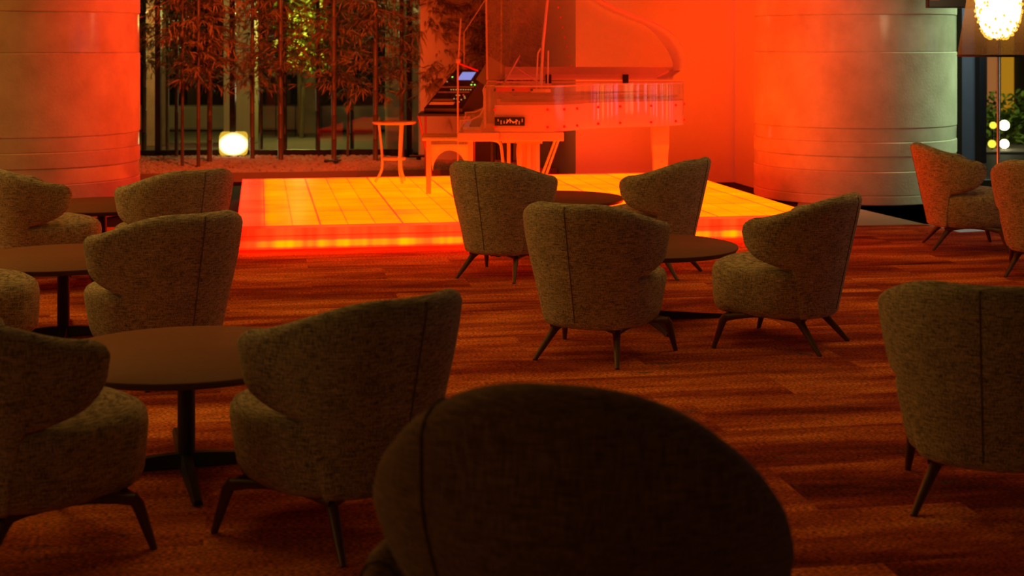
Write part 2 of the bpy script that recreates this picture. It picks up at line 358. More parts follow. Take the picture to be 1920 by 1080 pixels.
# walls ----------------------------------------------------------------
def wallseg(name, p, q, t, z0, z1, mat, side=1):
    p = Vector((p[0], p[1], 0)); q = Vector((q[0], q[1], 0)); d = (q-p).normalized(); nrm = Vector((-d.y, d.x, 0))*side
    b = MB(); b.prism([tuple(p[:2]), tuple(q[:2]), tuple((q+nrm*t)[:2]), tuple((p+nrm*t)[:2])], z0, z1)
    return struct(b.build(name, mat))
K = Vector((.70, 16.1, 0))                       # projecting corner
KR = Vector((2.56, 16.1+.172*1.86, 0))
Kr2 = KR + (-V)*.35
wallseg('wall_back', K, KR+U*.0, .3, -.01, 4.2, M['wall'])
wallseg('wall_column_return', (2.49, 16.38), (2.68, 15.3), .25, -.01, 4.2, M['wall'], 1)
KB = K+V*2.35
wallseg('wall_recess_side', K+V*.3, KB, .3, -.01, 4.2, M['wall'], -1)
WB = Vector((PX(788, 18.16), 18.16, 0))
wallseg('wall_recess_back', WB, KB+U*.3, .2, -.01, 4.2, M['wall'])
# pillar beside the recess

struct(MB().box((0, 10, 4.25), (24, 24, .1)).build('ceiling', M['ceil']))

# pebble bed ----------------------------------------------------------------
BF = G(560, 322, .1); BF.z = 0
def bed(s, v): p = BF+U*s+V*v; return p
bb = MB()
bb.prism([tuple(bed(-3.4, .05)[:2]), tuple(bed(2.95, .05)[:2]), tuple(bed(2.6, 1.9)[:2]), tuple(bed(1.3, 2.0)[:2]), tuple(bed(1.3, 2.9)[:2]), tuple(bed(-3.4, 2.9)[:2])], -.005, .085)
struct(bb.build('floor_gravel_bed', M['soil']))
cb = MB(); cb.prism([tuple(bed(-3.4, 0)[:2]), tuple(bed(2.97, 0)[:2]), tuple(bed(2.97, .05)[:2]), tuple(bed(-3.4, .05)[:2])], -.005, .10)
struct(cb.build('trim_1', M['curb']))
ico = []
t = (1+5**.5)/2
iv = [Vector(p).normalized() for p in ((-1,t,0),(1,t,0),(-1,-t,0),(1,-t,0),(0,-1,t),(0,1,t),(0,-1,-t),(0,1,-t),(t,0,-1),(t,0,1),(-t,0,-1),(-t,0,1))]
ifc = [(0,11,5),(0,5,1),(0,1,7),(0,7,10),(0,10,11),(1,5,9),(5,11,4),(11,10,2),(10,7,6),(7,1,8),(3,9,4),(3,4,2),(3,2,6),(3,6,8),(3,8,9),(4,9,5),(2,4,11),(6,2,10),(8,6,7),(9,8,1)]
pb = MB()
for k in range(6500):
    s_ = random.uniform(-3.3, 2.9); v_ = random.uniform(.06, 2.8)
    if v_ > 1.8 and s_ > 1.2: continue
    if s_ > 2.75-.19*v_ or v_ > 1.38 and s_ > 1.42: continue
    c = bed(s_, v_); r = random.uniform(.02, .042); q = random.uniform(.6, 1.3); an = random.uniform(0, PI)
    b0 = len(pb.v); Rm = Matrix.Rotation(an, 3, 'Z')
    for p in iv:
        w = Rm @ Vector((p.x*r*q, p.y*r, p.z*r*.65)); pb.v.append((c.x+w.x, c.y+w.y, .088+random.uniform(0, .003)+w.z))
    pb.f += [(b0+i, b0+j, b0+l) for i, j, l in ifc]
tag(pb.build('pebbles', M['pebble'], smooth=True), 'bed of pale round pebbles around the bamboo stems', 'pebbles', kind='stuff')

# ---------------------------------------------------------------- window behind the bamboo
WL = bed(-3.6, 2.95); WR = WB+V*.85
w1 = struct(thing('window_1', None, None))
fr = MB()
dW = (WR-WL).length
def wpt(s, off=0): return WL+(WR-WL).normalized()*s+V*off
ang = math.atan2((WR-WL).y, (WR-WL).x)
for s in [0, .95, 1.9, 2.85, dW-.05]:
    p = wpt(s); fr.box((p.x, p.y, 2.1), (.07, .1, 4.2), ang)
for z in (.12, 4.1):
    p = wpt(dW/2); fr.box((p.x, p.y, z), (dW, .1, .1), ang)
fr.build('window_frame', M['frame'], w1)
p = wpt(dW/2); MB().box((p.x, p.y, 2.1), (dW, .012, 3.95), ang).build('window_pane', M['pane'], w1)
# outdoors beyond it
struct(MB().box((-1, 32.5, -.0), (30, 24, .04)).build('floor_outside', M['pave']))
def pillar(px0, px1, Y, mat, label, z1=3.8, dep=.5):
    b = MB(); x0, x1 = PX(px0, Y), PX(px1, Y); b.box(((x0+x1)/2, Y+dep/2, z1/2), (x1-x0, dep, z1), bev=.04)
    return tag(b.build('stone_pillar', mat), label, 'pillar')
pillar(270, 302, 21.5, M['tan'], 'tan mottled stone pillar outside, right of the left column')
pillar(418, 474, 22.0, M['olive'], 'olive plaster pillar rising behind the square lantern')
pillar(722, 800, 20.4, M['olive'], 'broad olive pillar just outside the glass beside the recess wall')
pillar(557, 592, 24.6, M['olive'], 'narrow olive pillar seen through the middle of the bamboo')
b = MB(); b.box((PX(440, 25), 25.5, .25), (6.5, .5, .42), bev=.05); tag(b.build('garden_bench', M['curb']), 'low stone bench wall outside behind the bamboo', 'bench')
b = MB(); b.box((-2.5, 30, 2.5), (14, .3, 5)); b.v = b.v; o = b.build('building', M['dkfac']); tag(o, 'dark building front far behind the bamboo', 'building')
for (x0, x1, y0, y1) in ((515, 545, 150, 195), (572, 588, 200, 250), (352, 372, 165, 240), (640, 655, 60, 160)):
    Yb = 29.84
    w = MB(); w.box(((PX(x0, Yb)+PX(x1, Yb))/2, Yb, (PZ(y0, Yb)+PZ(y1, Yb))/2), (PX(x1, Yb)-PX(x0, Yb), .03, PZ(y0, Yb)-PZ(y1, Yb)))
    w.build('window', simple('dim_curtain', (.25, .17, .06), .8) if x0 != 572 else emis('dim_window', (.8, .55, .12), .22), o)

# leaves ----------------------------------------------------------------
def leaf(mb, p, d, L_, w, droop=.25):
    d = d.normalized(); side = d.cross(Vector((0, 0, 1)));
    if side.length < .1: side = Vector((1, 0, 0))
    side = (side.normalized()*math.cos(random.uniform(-1.2, 1.2)) + Vector((0, 0, 1))*math.sin(random.uniform(-.9, .9))).normalized()
    b0 = len(mb.v)
    m = p+d*L_*.4-Vector((0, 0, droop*L_*.15)); e = p+d*L_-Vector((0, 0, droop*L_))
    q = p+d*L_*.75-Vector((0, 0, droop*L_*.5))
    for x in (p, m+side*w*.5, m-side*w*.5, q+side*w*.38, q-side*w*.38, e): mb.v.append(tuple(x))
    mb.f += [(b0, b0+1, b0+2), (b0+2, b0+1, b0+3, b0+4), (b0+4, b0+3, b0+5)]
def bamboo(px, py, wpx, mat, zlo, zhi, nbr, label, spread=.55, lean=0):
    base = G(px, py, .085); Yb = base.y; r = wpx*Yb/F/2
    root = thing('bamboo', label, 'bamboo', tuple(base), 0, 'bamboo stems in the pebble bed')
    cu = MB(); pts = []; rs_ = []; z = -.03
    while z < 3.95:
        seg = .3 if r > .02 else .22
        pts += [(lean*z, 0, z), (lean*z, 0, z+.01), (lean*(z+.02), 0, z+.02), (lean*(z+seg-.015), 0, z+seg-.015)]; k = 1-.35*max(z, 0)/4
        rs_ += [r*k*.98, r*1.16*k, r*k*.95, r*k]; z += seg
    cu.tube(pts, rs_, 10); cu.build('culm', mat, root, True)
    br = MB(); lv = MB()
    for i in range(int(nbr*2.6)):
        z = random.uniform(zlo, zhi); a = random.uniform(0, 2*PI); up = random.uniform(.15, 1.0)
        p = Vector((lean*z, 0, z)); d = Vector((math.cos(a), math.sin(a)*.8, up)).normalized(); Lb = random.uniform(.25, spread)
        pts = [p]
        for k in range(5):
            d = (d+Vector((random.uniform(-.2, .2), random.uniform(-.2, .2), -.17))).normalized(); pts.append(pts[-1]+d*Lb/5)
        br.tube(pts, [.004, .0035, .003, .0025, .002, .0015], 4, False)
        for k in range(1, 6):
            for q in range(random.randint(3, 5)):
                dd = (d+Vector((random.uniform(-1, 1), random.uniform(-1, 1), random.uniform(-.55, .45)))).normalized()
                leaf(lv, pts[k], dd, random.uniform(.08, .15), random.uniform(.013, .021))
    nb_ = len(br.f); off_ = len(br.v); br.v += lv.v; br.f += [tuple(i+off_ for i in f_) for f_ in lv.f]
    fo = br.build('foliage', [M['culm'], M['leaf']], root)
    for i in range(nb_, len(br.f)): fo.data.polygons[i].material_index = 1
    return root
BB = [
 (270, 289, 10, 'culmd', 1.1, 3.0, 26, 'dark bamboo stem hugging the edge of the left column', 0),
 (314, 288, 7, 'culm', 1.0, 3.0, 26, 'thin bamboo stem just right of the tan pillar', 0),
 (331, 296, 7, 'culmd', 1.0, 3.0, 24, 'dark bamboo stem behind the slim reddish one, left of the lantern', 0),
 (342, 314, 6, 'culm', 1.2, 3.0, 22, 'slim bamboo rooted near the bed edge above the back-left chair', 0),
 (372, 316, 7, 'culm', .95, 3.0, 30, 'reddish bamboo second to the left of the lantern at the bed edge', 0),
 (393, 306, 10, 'culm', 1.0, 3.0, 30, 'sturdy bamboo immediately left of the square lantern', .003),
 (473, 300, 9, 'culm', .85, 3.0, 34, 'bamboo immediately right of the square lantern', 0),
 (489, 290, 8, 'culmd', 1.0, 3.0, 24, 'dark bamboo a hand right of the lantern, set further back', 0),
 (526, 302, 11, 'culm', 1.0, 3.0, 32, 'thick reddish bamboo under the glowing yellow leaves', 0),
 (534, 292, 9, 'culmd', 1.1, 3.0, 20, 'dark bamboo half hidden behind the thick reddish one', 0),
 (596, 292, 9, 'culmd', .9, 3.0, 28, 'dark bamboo standing alone between the yellow leaves and the side table', 0),
 (626, 304, 10, 'culm', .85, 3.0, 30, 'bamboo with a dark root plate on the pebbles', 0),
 (652, 296, 5, 'culm', .7, 3.0, 36, 'very slim bright red-lit bamboo with low leaf fans', .006),
 (660, 289, 8, 'culmd', 1.0, 3.0, 20, 'dark bamboo directly behind the slim bright red-lit one', 0),
 (704, 304, 10, 'culm', .8, 3.0, 36, 'bamboo touching the left edge of the round side table', 0),
 (753, 298, 10, 'culm', .95, 3.0, 26, 'bamboo behind the legs of the round side table', 0),
 (766, 288, 8, 'culmd', 1.0, 3.0, 24, 'dark bamboo right behind the round side table, beside the olive pillar', 0),
 (877, 300, 11, 'culmd', .95, 3.0, 40, 'dark bamboo rising behind the mixing desk', 0),
 (934, 302, 11, 'culmd', .95, 3.0, 42, 'greenish bamboo rising behind the piano keyboard end', 0),
 (958, 303, 9, 'culmd', .95, 3.0, 34, 'rightmost bamboo, left of the open piano lid', 0)]
for (px, py, w, mt, zl, zh, nb, lb, ln) in BB: bamboo(px, py, w, M[mt], zl, zh, nb, lb, .6, ln)
# a leafy spray against the recess wall
bamboo(808, 300, 4, M['culm'], .75, 2.6, 46, 'slim leafy bamboo in front of the orange recess wall, left of the mixing desk', .55)
# lit shrub outside
sh = thing('garden_shrub', 'shrub outside with glowing yellow-green leaves', 'shrub', (PX(565, 23.5), 23.5, 0))
sm = MB(); sm.tube([(0, 0, 0), (.03, 0, .8), (-.02, .05, 1.7)], [.04, .03, .015], 6); sm.build('stem', M['culm'], sh)
lv = MB()
for k in range(900):
    a = random.uniform(0, 2*PI); rr = .45*random.random()**.5; z = random.uniform(1.1, 2.3)
    leaf(lv, Vector((rr*math.cos(a), rr*math.sin(a), z)), Vector((random.uniform(-1, 1), random.uniform(-1, 1), random.uniform(-.5, .5))), .13, .05)
lv.build('foliage', M['leafg'], sh)
for (px, py, rr, lb) in ((517, 81, 5, 'leftmost small yellow garden light glimpsed through the bamboo'), (533, 72, 4, 'small yellow garden light second from the left through the bamboo'),
                    (554, 23, 3, 'topmost faint yellow garden light behind the bamboo, above the shrub'), (600, 13, 6, 'bright lime garden light high up behind the bamboo'), (603, 68, 4, 'pale garden light right of the glowing shrub')):
    Yb = 24.0; o = thing('garden_light', lb, 'light', (PX(px, Yb), Yb, 0.02), 0, 'garden lights beyond the glass')
    z = PZ(py, Yb); MB().tube([(0, 0, 0), (0, 0, z-.03)], .008, 6).build('stake', M['black'], o)
    MB().lathe([(rr*.0088*math.sin(PI*k/8)+.0005, z-rr*.0088*math.cos(PI*k/8)) for k in range(9)], 12).build('globe', M['yel'], o, True)

# square lantern ----------------------------------------------------------------
lp_ = G(438, 293, .09)
ln = thing('garden_lantern', 'glowing white-yellow square lantern on the pebbles among the bamboo', 'lantern', tuple(lp_), UANG)
MB().box((0, 0, .165), (.36, .36, .29), bev=.05).build('lamp_shade', M['lantern'], ln, True)
MB().box((0, 0, .012), (.28, .28, .024)).build('base', M['black'], ln)
# mat origin is the lantern base; gradient centre sits at mid height

# ---------------------------------------------------------------- lounge chair
def sm01(x): x = max(0, min(1, x)); return x*x*(3-2*x)
def chair_A(z): return .285+.085*sm01((z-.14)/.56)+.01*(z-.4)
def chair_B(z): return .265+.135*((z-.15)/.62) if z > .15 else .265
def shell_loops(zt, zb, A, B, T, th_max, ns=81, er=.15):
    loops = []
    for i in range(ns):
        s = -1+2*i/(ns-1); th = s*th_max
        e = min(1.0, (1-abs(s))/er); k = math.sqrt(max(1e-4, 1-(1-e)**2))
        thr = math.radians(th); top = zt(abs(th)); bot = zb(abs(th)); mid = (top+bot)/2+.01*(1-k); hh = (top-bot)/2*k; h = T/2*max(k, .15)
        n = Vector((math.sin(thr), -math.cos(thr), 0)); lp = []
        def outer(z): return Vector((A(z)*math.sin(thr), -B(z)*math.cos(thr), z))
        hh2 = max(hh-h, .0005)
        NS = 8
        for j in range(NS+1):            # outer side going up
            z = mid-hh2+2*hh2*j/NS; lp.append(outer(z)-n*(T/2-h))
        for j in range(1, 6):
            a = PI*j/6; z = mid+hh2; lp.append(outer(z)-n*(T/2-h*math.cos(a))+Vector((0, 0, h*math.sin(a))))
        for j in range(NS+1):
            z = mid+hh2-2*hh2*j/NS; lp.append(outer(z)-n*(T/2+h))
        for j in range(1, 6):
            a = PI+PI*j/6; z = mid-hh2; lp.append(outer(z)-n*(T/2-h*math.cos(a))+Vector((0, 0, h*math.sin(a))))
        loops.append(lp)
    return loops
def zt1(t): return .785-.105*sm01((t-22)/76)
def zb1(t):
    if t < 50: return .165
    if t < 62: return .165+.255*sm01((t-50)/12)
    return .42+.085*((t-62)/46)**1.4
def seat_mesh(A, B, front, zbot, zsh, ztop, ins=.0):
    b = MB(); loops = []; n = 48
    def ring(z, inset, sc=1.0):
        pts = []
        for k in range(n):
            a = 2*PI*k/n; sx, cy = math.sin(a), -math.cos(a)
            zz = max(.16, z)
            if cy <= 0: x = (A(zz)-inset)*sx; y = (B(zz)-inset)*cy
            else:
                m_ = 2.7; r = (abs(sx)**m_+abs(cy)**m_)**(-1/m_); x = (A(zz)-inset)*sx*r; y = (front-inset)*cy*r
                tt = cy; x = x if True else x
            pts.append((x*sc, y*sc, z))
        return pts
    for z, i in ((zbot, .055), (zbot+.006, .03), (zbot+.022, .012), (zbot+.055, .003), (zbot+.12, 0), (zsh-.05, 0), (zsh-.02, .006), (zsh, .02), (zsh+.014, .045)):
        loops.append(ring(z, ins+i))
    for sc, dz in ((.7, .85), (.4, 1), (.05, 1.05)):
        loops.append([(p[0]*sc, p[1]*sc, zsh+.014+(ztop-zsh-.014)*dz) for p in ring(zsh, ins+.045)])
    b.quadloop(loops, True, True, True); return b
def tapered_leg(top, foot, r0, r1):
    t, f = Vector(top), Vector(foot)
    b = MB(); pts = [t+Vector(((f-t).x*-.25, (f-t).y*-.25, .012)), t+(f-t)*.08, t+(f-t)*.3, t+(f-t)*.65, f]
    b.tube(pts, [r0*.9, r0, r0*.85, (r0+r1)/2*.95, r1], 10); return b
def make_chair(label):
    r = thing('lounge_chair', label, 'chair', group='beige wing lounge chairs around the low tables')
    b = MB(); b.quadloop(shell_loops(zt1, zb1, chair_A, chair_B, .07, 108), True, True, True); b.build('backrest', M['fab'], r, True)
    seat_mesh(chair_A, chair_B, .36, .165, .415, .455, .004).build('seat', M['fab'], r, True)
    s = MB(); pts = [(0.0, -chair_B(z)-.0005, z) for z in (.2, .3, .4, .5, .6, .7, .74)]; pts.append((0, -chair_B(.75)+.004, .772)); s.tube(pts, .0028, 6); s.build('seam', M['pipe'], r, True)
    for x, y, fx, fy in ((-.16, -.14, -.22, -.27), (.16, -.14, .22, -.27), (-.285, .215, -.31, .26), (.285, .215, .31, .26)):
        tapered_leg((x, y, .155), (fx, fy, 0), .021, .011).build('leg', M['leg'], r, True)
    f = MB()
    def rail(p, q, sag=.02):
        p, q = Vector(p), Vector(q); pts = [p+(q-p)*t+Vector((0, 0, sag*(1-(2*t-1)**2))) for t in (0, .15, .35, .5, .65, .85, 1)]
        f.tube(pts, [.02, .016, .013, .012, .013, .016, .02], 8)
    z = .156
    rail((-.17, -.155, z), (.17, -.155, z)); rail((-.28, .21, z), (.28, .21, z)); rail((-.17, -.155, z), (-.28, .21, z)); rail((.17, -.155, z), (.28, .21, z))
    f.build('seat_frame', M['leg'], r, True)
    return r
def fa(deg): return math.radians(deg-90)     # facing angle (world degrees) to rz; chair front is local +y
CH = [  # x, y, facing
 (.429, 7.297, 62.3, 'beige wing lounge chair in the middle, its back turned, left of the front centre table'),
 (1.4035, 7.571, 149, 'beige wing lounge chair facing left at the right side of the front centre table'),
 (-.04, 9.764, 59.5, 'beige wing lounge chair before the glowing stage, back turned, just right of the piano bench'),
 (.945, 9.88, 152, 'beige wing lounge chair facing left in front of the piano tail'),
 (-.54, 4.68, 136, 'large beige wing lounge chair in the left foreground with its back to the brown armchair'),
 (-1.64, 6.85, 133, 'beige wing lounge chair behind the left foreground table, nearest the stage corner'),
 (-2.11, 9.1, 133, 'beige wing chair with red-lit back edge beside the dark left end of the stage'),
 (-2.98, 9.3, 32, 'shadowed beige wing lounge chair facing right before the left stone column'),
 (-2.62, 6.95, 32, 'beige wing lounge chair cut by the left picture edge, halfway up'),
 (-1.50, 4.52, 46, 'beige wing lounge chair filling the bottom left corner'),
 (3.43, 11.13, -6, 'beige lounge chair facing right with a red-lit back, by the right column'),
 (3.59, 9.81, 58, 'beige lounge chair cut by the right picture edge in front of the floor lamp'),
 (1.62, 4.962, 67, 'beige wing lounge chair cut by the right picture edge in the foreground, back turned')]
c0 = None
for x, y, d, lb in CH:
    if c0 is None: c0 = make_chair(lb); c0.location = (x, y, 0); c0.rotation_euler.z = fa(d)
    else: dup(c0, (x, y, 0), fa(d), lb)

# brown foreground armchair
ar = thing('armchair', 'dark brown high-backed tub armchair seen from behind in the bottom centre', 'armchair', (.165, 3.10, 0), fa(76))
def Aa(z): return .375+.105*sm01((z-.28)/.40)-.0*z
def Ba(z): return .30+.10*sm01((z-.2)/.5)
def zta(t):
    return max(.40, .905-.46*(1-math.cos(math.radians(t)))**1.2)
def zba(t): return .22
bk = MB(); bk.quadloop(shell_loops(zta, zba, Aa, Ba, .125, 118, 81, .05), True, True, True); bk.build('backrest', M['brown'], ar, True)
seat_mesh(lambda z: Aa(z)-.02, lambda z: Ba(z)-.02, .34, .16, .40, .45).build('seat', M['brown'], ar, True)
for sg in (-1, 1):
    th = math.radians(34)*sg; pts = []
    for z in [.22+(zta(34)-.0625-.22)*k/14 for k in range(15)]:
        n = Vector((math.sin(th), -math.cos(th), 0)); pts.append(Vector((Aa(z)*math.sin(th), -Ba(z)*math.cos(th), z))+n*.001)
    n = Vector((math.sin(th), -math.cos(th), 0)); zt_ = zta(34)-.0625
    for k in range(0, 6):
        a = PI/2*k/5; o_ = Vector((Aa(zt_)*math.sin(th), -Ba(zt_)*math.cos(th), zt_)); pts.append(o_-n*(.0625*(1-math.cos(a)))+Vector((0, 0, .0635*math.sin(a))))
    if sg < 0: s = MB(); s.tube(pts, .0028, 6); s.build('seam', M['bpipe'], ar, True)
    ax, ay = sg*(.40 if sg < 0 else .36), -.205
    b = MB(); b.box((ax, .0, .415), (.10, .40, .17), bev=.045); b.build('armrest', M['brown'], ar, True)
    s = MB(); s.tube([(ax+q[0], ay, q[1]) for q in ((-.04, .34), (-.04, .455), (-.025, .482), (0, .49), (.025, .482), (.04, .455), (.04, .34))], .003, 6); s.build('arm_piping', M['bpipe'], ar, True)
for x, y, fx, fy in ((-.2, -.18, -.25, -.25), (.2, -.18, .25, -.25), (-.22, .2, -.27, .27), (.22, .2, .27, .27)):
    tapered_leg((x, y, .17), (fx, fy, 0), .022, .012).build('leg', M['leg'], ar, True)

# low tables ----------------------------------------------------------------
def make_table(label):
    r = thing('coffee_table', label, 'table', group='low round coffee tables between the chairs')
    MB().lathe([(.47, .388), (.488, .394), (.50, .41), (.50, .414)], 72).build('table_edge', M['edge'], r, True)
    MB().lathe([(.499, .412), (.50, .417), (.497, .42)], 72).build('tabletop', M['top'], r, True)
    MB().lathe([(.12, .372), (.12, .388)], 24).build('mounting_plate', M['black'], r)
    MB().tube([(0, 0, .02), (0, 0, .375)], .032, 20).build('pole', M['black'], r, True)
    for k in range(4):
        a = PI/2*k; b = MB(); d = Vector((math.cos(a), math.sin(a), 0)); q = Vector((-d.y, d.x, 0)); lps = []
        for t, h, w in ((.0, .055, .03), (.08, .052, .028), (.3, .035, .022), (.49, .022, .017)):
            c = d*t; lps.append([c-q*w+Vector((0, 0, .006)), c+q*w+Vector((0, 0, .006)), c+q*w*.6+Vector((0, 0, h)), c-q*w*.6+Vector((0, 0, h))])
        b.quadloop(lps, True, True, True); b.tube([d*.43+Vector((0, 0, 0)), d*.43+Vector((0, 0, .012))], .018, 8); b.build('foot', M['black'], r)
    return r
TB = [(-1.19, 5.36, -73, 'round brown low table in the left foreground between two beige chairs'),
 (.76, 8.2, 8, 'round low table between the two centre chairs turned to each other'),
 (.32, 10.72, 12, 'round low table right in front of the glowing stage'),
 (-2.37, 7.75, 15, 'round low table at the left, between edge chair and the chair near the stage'),
 (-2.87, 10.27, 5, 'round low table farthest left, in front of the red-lit left column')]
t0 = None
for x, y, d, lb in TB:
    if t0 is None: t0 = make_table(lb); t0.location = (x, y, 0); t0.rotation_euler.z = math.radians(d)
    else: dup(t0, (x, y, 0), math.radians(d), lb)

# ---------------------------------------------------------------- transparent grand piano
YF = 14.1; X0 = -.45; ZS = SH
pn = thing('grand_piano', 'transparent acrylic grand piano with its lid open on the glowing stage', 'piano', (X0, YF, ZS), 0)
def sp_(pts, n=10, closed=True):      # Catmull-Rom
    out = []; m = len(pts)
    for i in range(m if closed else m-1):
        P = [Vector(pts[(i+k-1) % m] if closed else pts[max(0, min(m-1, i+k-1))]) for k in range(4)]
        for j in range(n):
            t = j/n; out.append(.5*((2*P[1])+(-P[0]+P[2])*t+(2*P[0]-5*P[1]+4*P[2]-P[3])*t*t+(-P[0]+3*P[1]-3*P[2]+P[3])*t**3))
    if not closed: out.append(Vector(pts[-1]))
    return out
# plan outline, x along the strings, y negative toward the viewer (treble side)
curve = sp_([(.30, -1.42), (.70, -1.42), (.86, -1.38), (1.02, -1.18), (1.14, -.98), (1.32, -.82), (1.55, -.70), (1.78, -.60), (1.97, -.46), (2.07, -.26), (2.05, -.08), (1.93, 0)], 8, False)
rim_path = curve + [Vector((1.2, 0)), Vector((.3, 0))]
def ribbon(path, z0, z1, t, closed=False):
    b = MB(); lps = []
    for i, p in enumerate(path):
        a = path[max(i-1, 0)]; c = path[min(i+1, len(path)-1)]; d = (c-a).normalized(); n = Vector((-d.y, d.x))
        q = p+n*t; lps.append([(p.x, p.y, z0), (p.x, p.y, z1), (q.x, q.y, z1), (q.x, q.y, z0)])
    b.quadloop(lps, True, True, True); return b
ribbon(rim_path, .60, .83, .035).build('lower_rim', M['acr2'], pn, True)
ribbon(rim_path, .83, .985, .03).build('upper_rim', M['acr'], pn, True)
ribbon(rim_path, .985, 1.0, .034).build('rim_edge', M['edgea'], pn, True)
inner = [(p.x, p.y) for p in curve[::2]]; inner = [(.35, -1.36)]+[(x-.0 if x < .9 else x-.04, y+.05) for x, y in inner[1:]]+[(.35, -.05)]
MB().prism(inner, .855, .875).build('harp_plate', M['gold'], pn)
MB().prism(inner, .615, .63).build('soundboard', M['acr2'], pn)
stn = MB()
for k in range(24):
    y = -1.25+k*.05; xe = 1.0+ (k/24)*.85; stn.tube([(.45, y, .905), (xe, min(y+.12, -.06), .905)], .0016, 4)
stn.build('strings', M['steel'], pn)
# keyboard end
MB().box((.16, -.71, .555), (.36, 1.46, .075), bev=.008).build('keybed', M['edgea'], pn)
MB().box((.62, -1.33, .555), (.56, .16, .075), bev=.008).build('keybed_beam', M['edgea'], pn)
for y in (-1.43, .0):
    b = MB(); prof = [(0, .595), (0, .70), (.10, .705), (.17, .74), (.205, .80), (.21, .90), (.20, .96), (.215, 1.0), (.30, 1.0), (.32, .595)]
    b.quadloop([[(x, y, z) for x, z in prof], [(x, y+.035, z) for x, z in prof]], True, True, True); b.build('cheek', M['acr'], pn)
    e = MB(); e.tube([(x, y+.017, z) for x, z in prof[:9]], .006, 6); e.build('cheek_edge', M['edgea'], pn, True)
MB().box((.10, -.71, .625), (.15, 1.28, .022)).build('keys', M['ivory'], pn)
bkk = MB()
for i in range(36):
    if i % 7 in (2, 6): continue
    bkk.box((.125, -1.33+.0355*i, .644), (.09, .012, .014))
bkk.build('black_keys', M['dark'], pn)
MB().box((.215, -.71, .80), (.02, 1.36, .35)).build('fallboard', M['acr2'], pn)
MB().box((.48, -1.37, .962), (.34, .03, .035)).build('felt_strip', M['felt'], pn)
MB().box((.43, -1.436, .69), (.26, .014, .075)).build('action_window', M['dark'], pn)
mech = MB()
for k in range(9): mech.box((.33+k*.026, -1.446, .69+random.uniform(-.02, .02)), (.008, .006, random.uniform(.02, .05)), 0)
mech.tube([(.40, -1.446, .675), (.43, -1.446, .71), (.46, -1.446, .68), (.5, -1.446, .70)], .006, 6)
mech.build('action_levers', M['ivory'], pn)
def bolt(x, y, z, n):
    b = MB(); n = Vector((n[0], n[1], 0)).normalized(); p = Vector((x, y, z)); b.tube([p, p+n*.012], .011, 8); b.build('bolt', M['steel'] if z > .9 else M['felt'], pn)
for i in (0, 10, 18, 24, 36, 44, 54, 64, 74):
    p = curve[i]; c = curve[min(i+1, len(curve)-1)]; d = (c-p).normalized(); n = (d.y, -d.x)
    for z in (.64, .79): bolt(p.x, p.y, z, n)
for x in (.3, .46, .62): bolt(x, -1.425, .962, (0, -1))
# legs
def fluted(x, y, w):
    b = MB()
    for k in range(5): b.tube([(x-w/2+w*k/4, y+(.02 if k % 2 else -.02), .0), (x-w/2+w*k/4, y+(.02 if k % 2 else -.02), .50)], .018, 8)
    b.box((x, y, .505), (w+.08, .14, .03)); b.box((x, y, .02), (w+.05, .12, .03)); return b
fluted(.60, -1.25, .15).build('leg', M['edgea'], pn, True)
fluted(.60, -.12, .15).build('leg', M['edgea'], pn, True)
b = MB(); b.quadloop([[(1.83-w, -.42-w, z), (1.83+w, -.42-w, z), (1.83+w, -.42+w, z), (1.83-w, -.42+w, z)] for w, z in ((.055, 0), (.062, .1), (.07, .35), (.078, .42), (.078, .60))], True, True, True); b.build('leg', M['edgea'], pn)
# leg braces with bent tops, front of the keybed
for sx, y in ((.36, -1.2), (.50, -1.2)):
    s = MB(); s.tube(sp_([(sx-.14 if sx < .4 else sx+.12, y, .52), (sx-.03 if sx < .4 else sx+.03, y, .50), (sx, y, .42), (sx+.015, y, .2), (sx, y, 0.02)], 5, False), .013, 8); s.build('leg_brace', M['edgea'], pn, True)
# pedal lyre
ly = MB(); ly.box((.42, -.72, .06), (.10, .34, .05)); ly.box((.42, -.72, .49), (.12, .30, .05))
for y in (-.84, -.60): ly.tube([(.42, y, .08), (.42, y, .48)], .016, 8)
ly.build('pedal_lyre', M['edgea'], pn, True)
for k in (-1, 0, 1):
    MB().box((.32, -.72+.08*k, .05), (.13, .03, .012)).build('pedal', M['steel'], pn)
s = MB(); s.tube([(.86, -1.22, .52), (.70, -.9, .02)], .011, 8); s.tube([(.83, -1.24, .52), (.66, -.92, .02)], .011, 8); s.build('lyre_brace', M['edgea'], pn, True)
# music desk
b = MB(); R_ = Matrix.Rotation(math.radians(30), 3, 'Y')
pd = sp_([(-.02, -.36), (.02, -.36), (.02, .36), (-.02, .36)], 1)
prof = [(0, -.40), (.06, -.42), (.22, -.40), (.29, -.28), (.31, 0), (.29, .28), (.22, .40), (.06, .42), (0, .40)]
def dk(h, y, o): w = R_ @ Vector((o, 0, h)); return (w.x+.36, y-.72, w.z+.99)
b.quadloop([[dk(h, y, 0) for h, y in prof], [dk(h, y, .014) for h, y in prof]], True, True, True); b.build('music_desk', M['acr2'], pn)
e = MB(); e.tube([dk(h, y, .007) for h, y in prof]+[dk(*prof[0], .007)], .006, 6); e.tube([dk(.2, -.3, 0), (.72, -1.0, .99)], .006, 6); e.tube([(.36, -1.1, 1.0), (.80, -1.1, 1.0)], .008, 6); e.build('desk_brace', M['edgea'], pn, True)
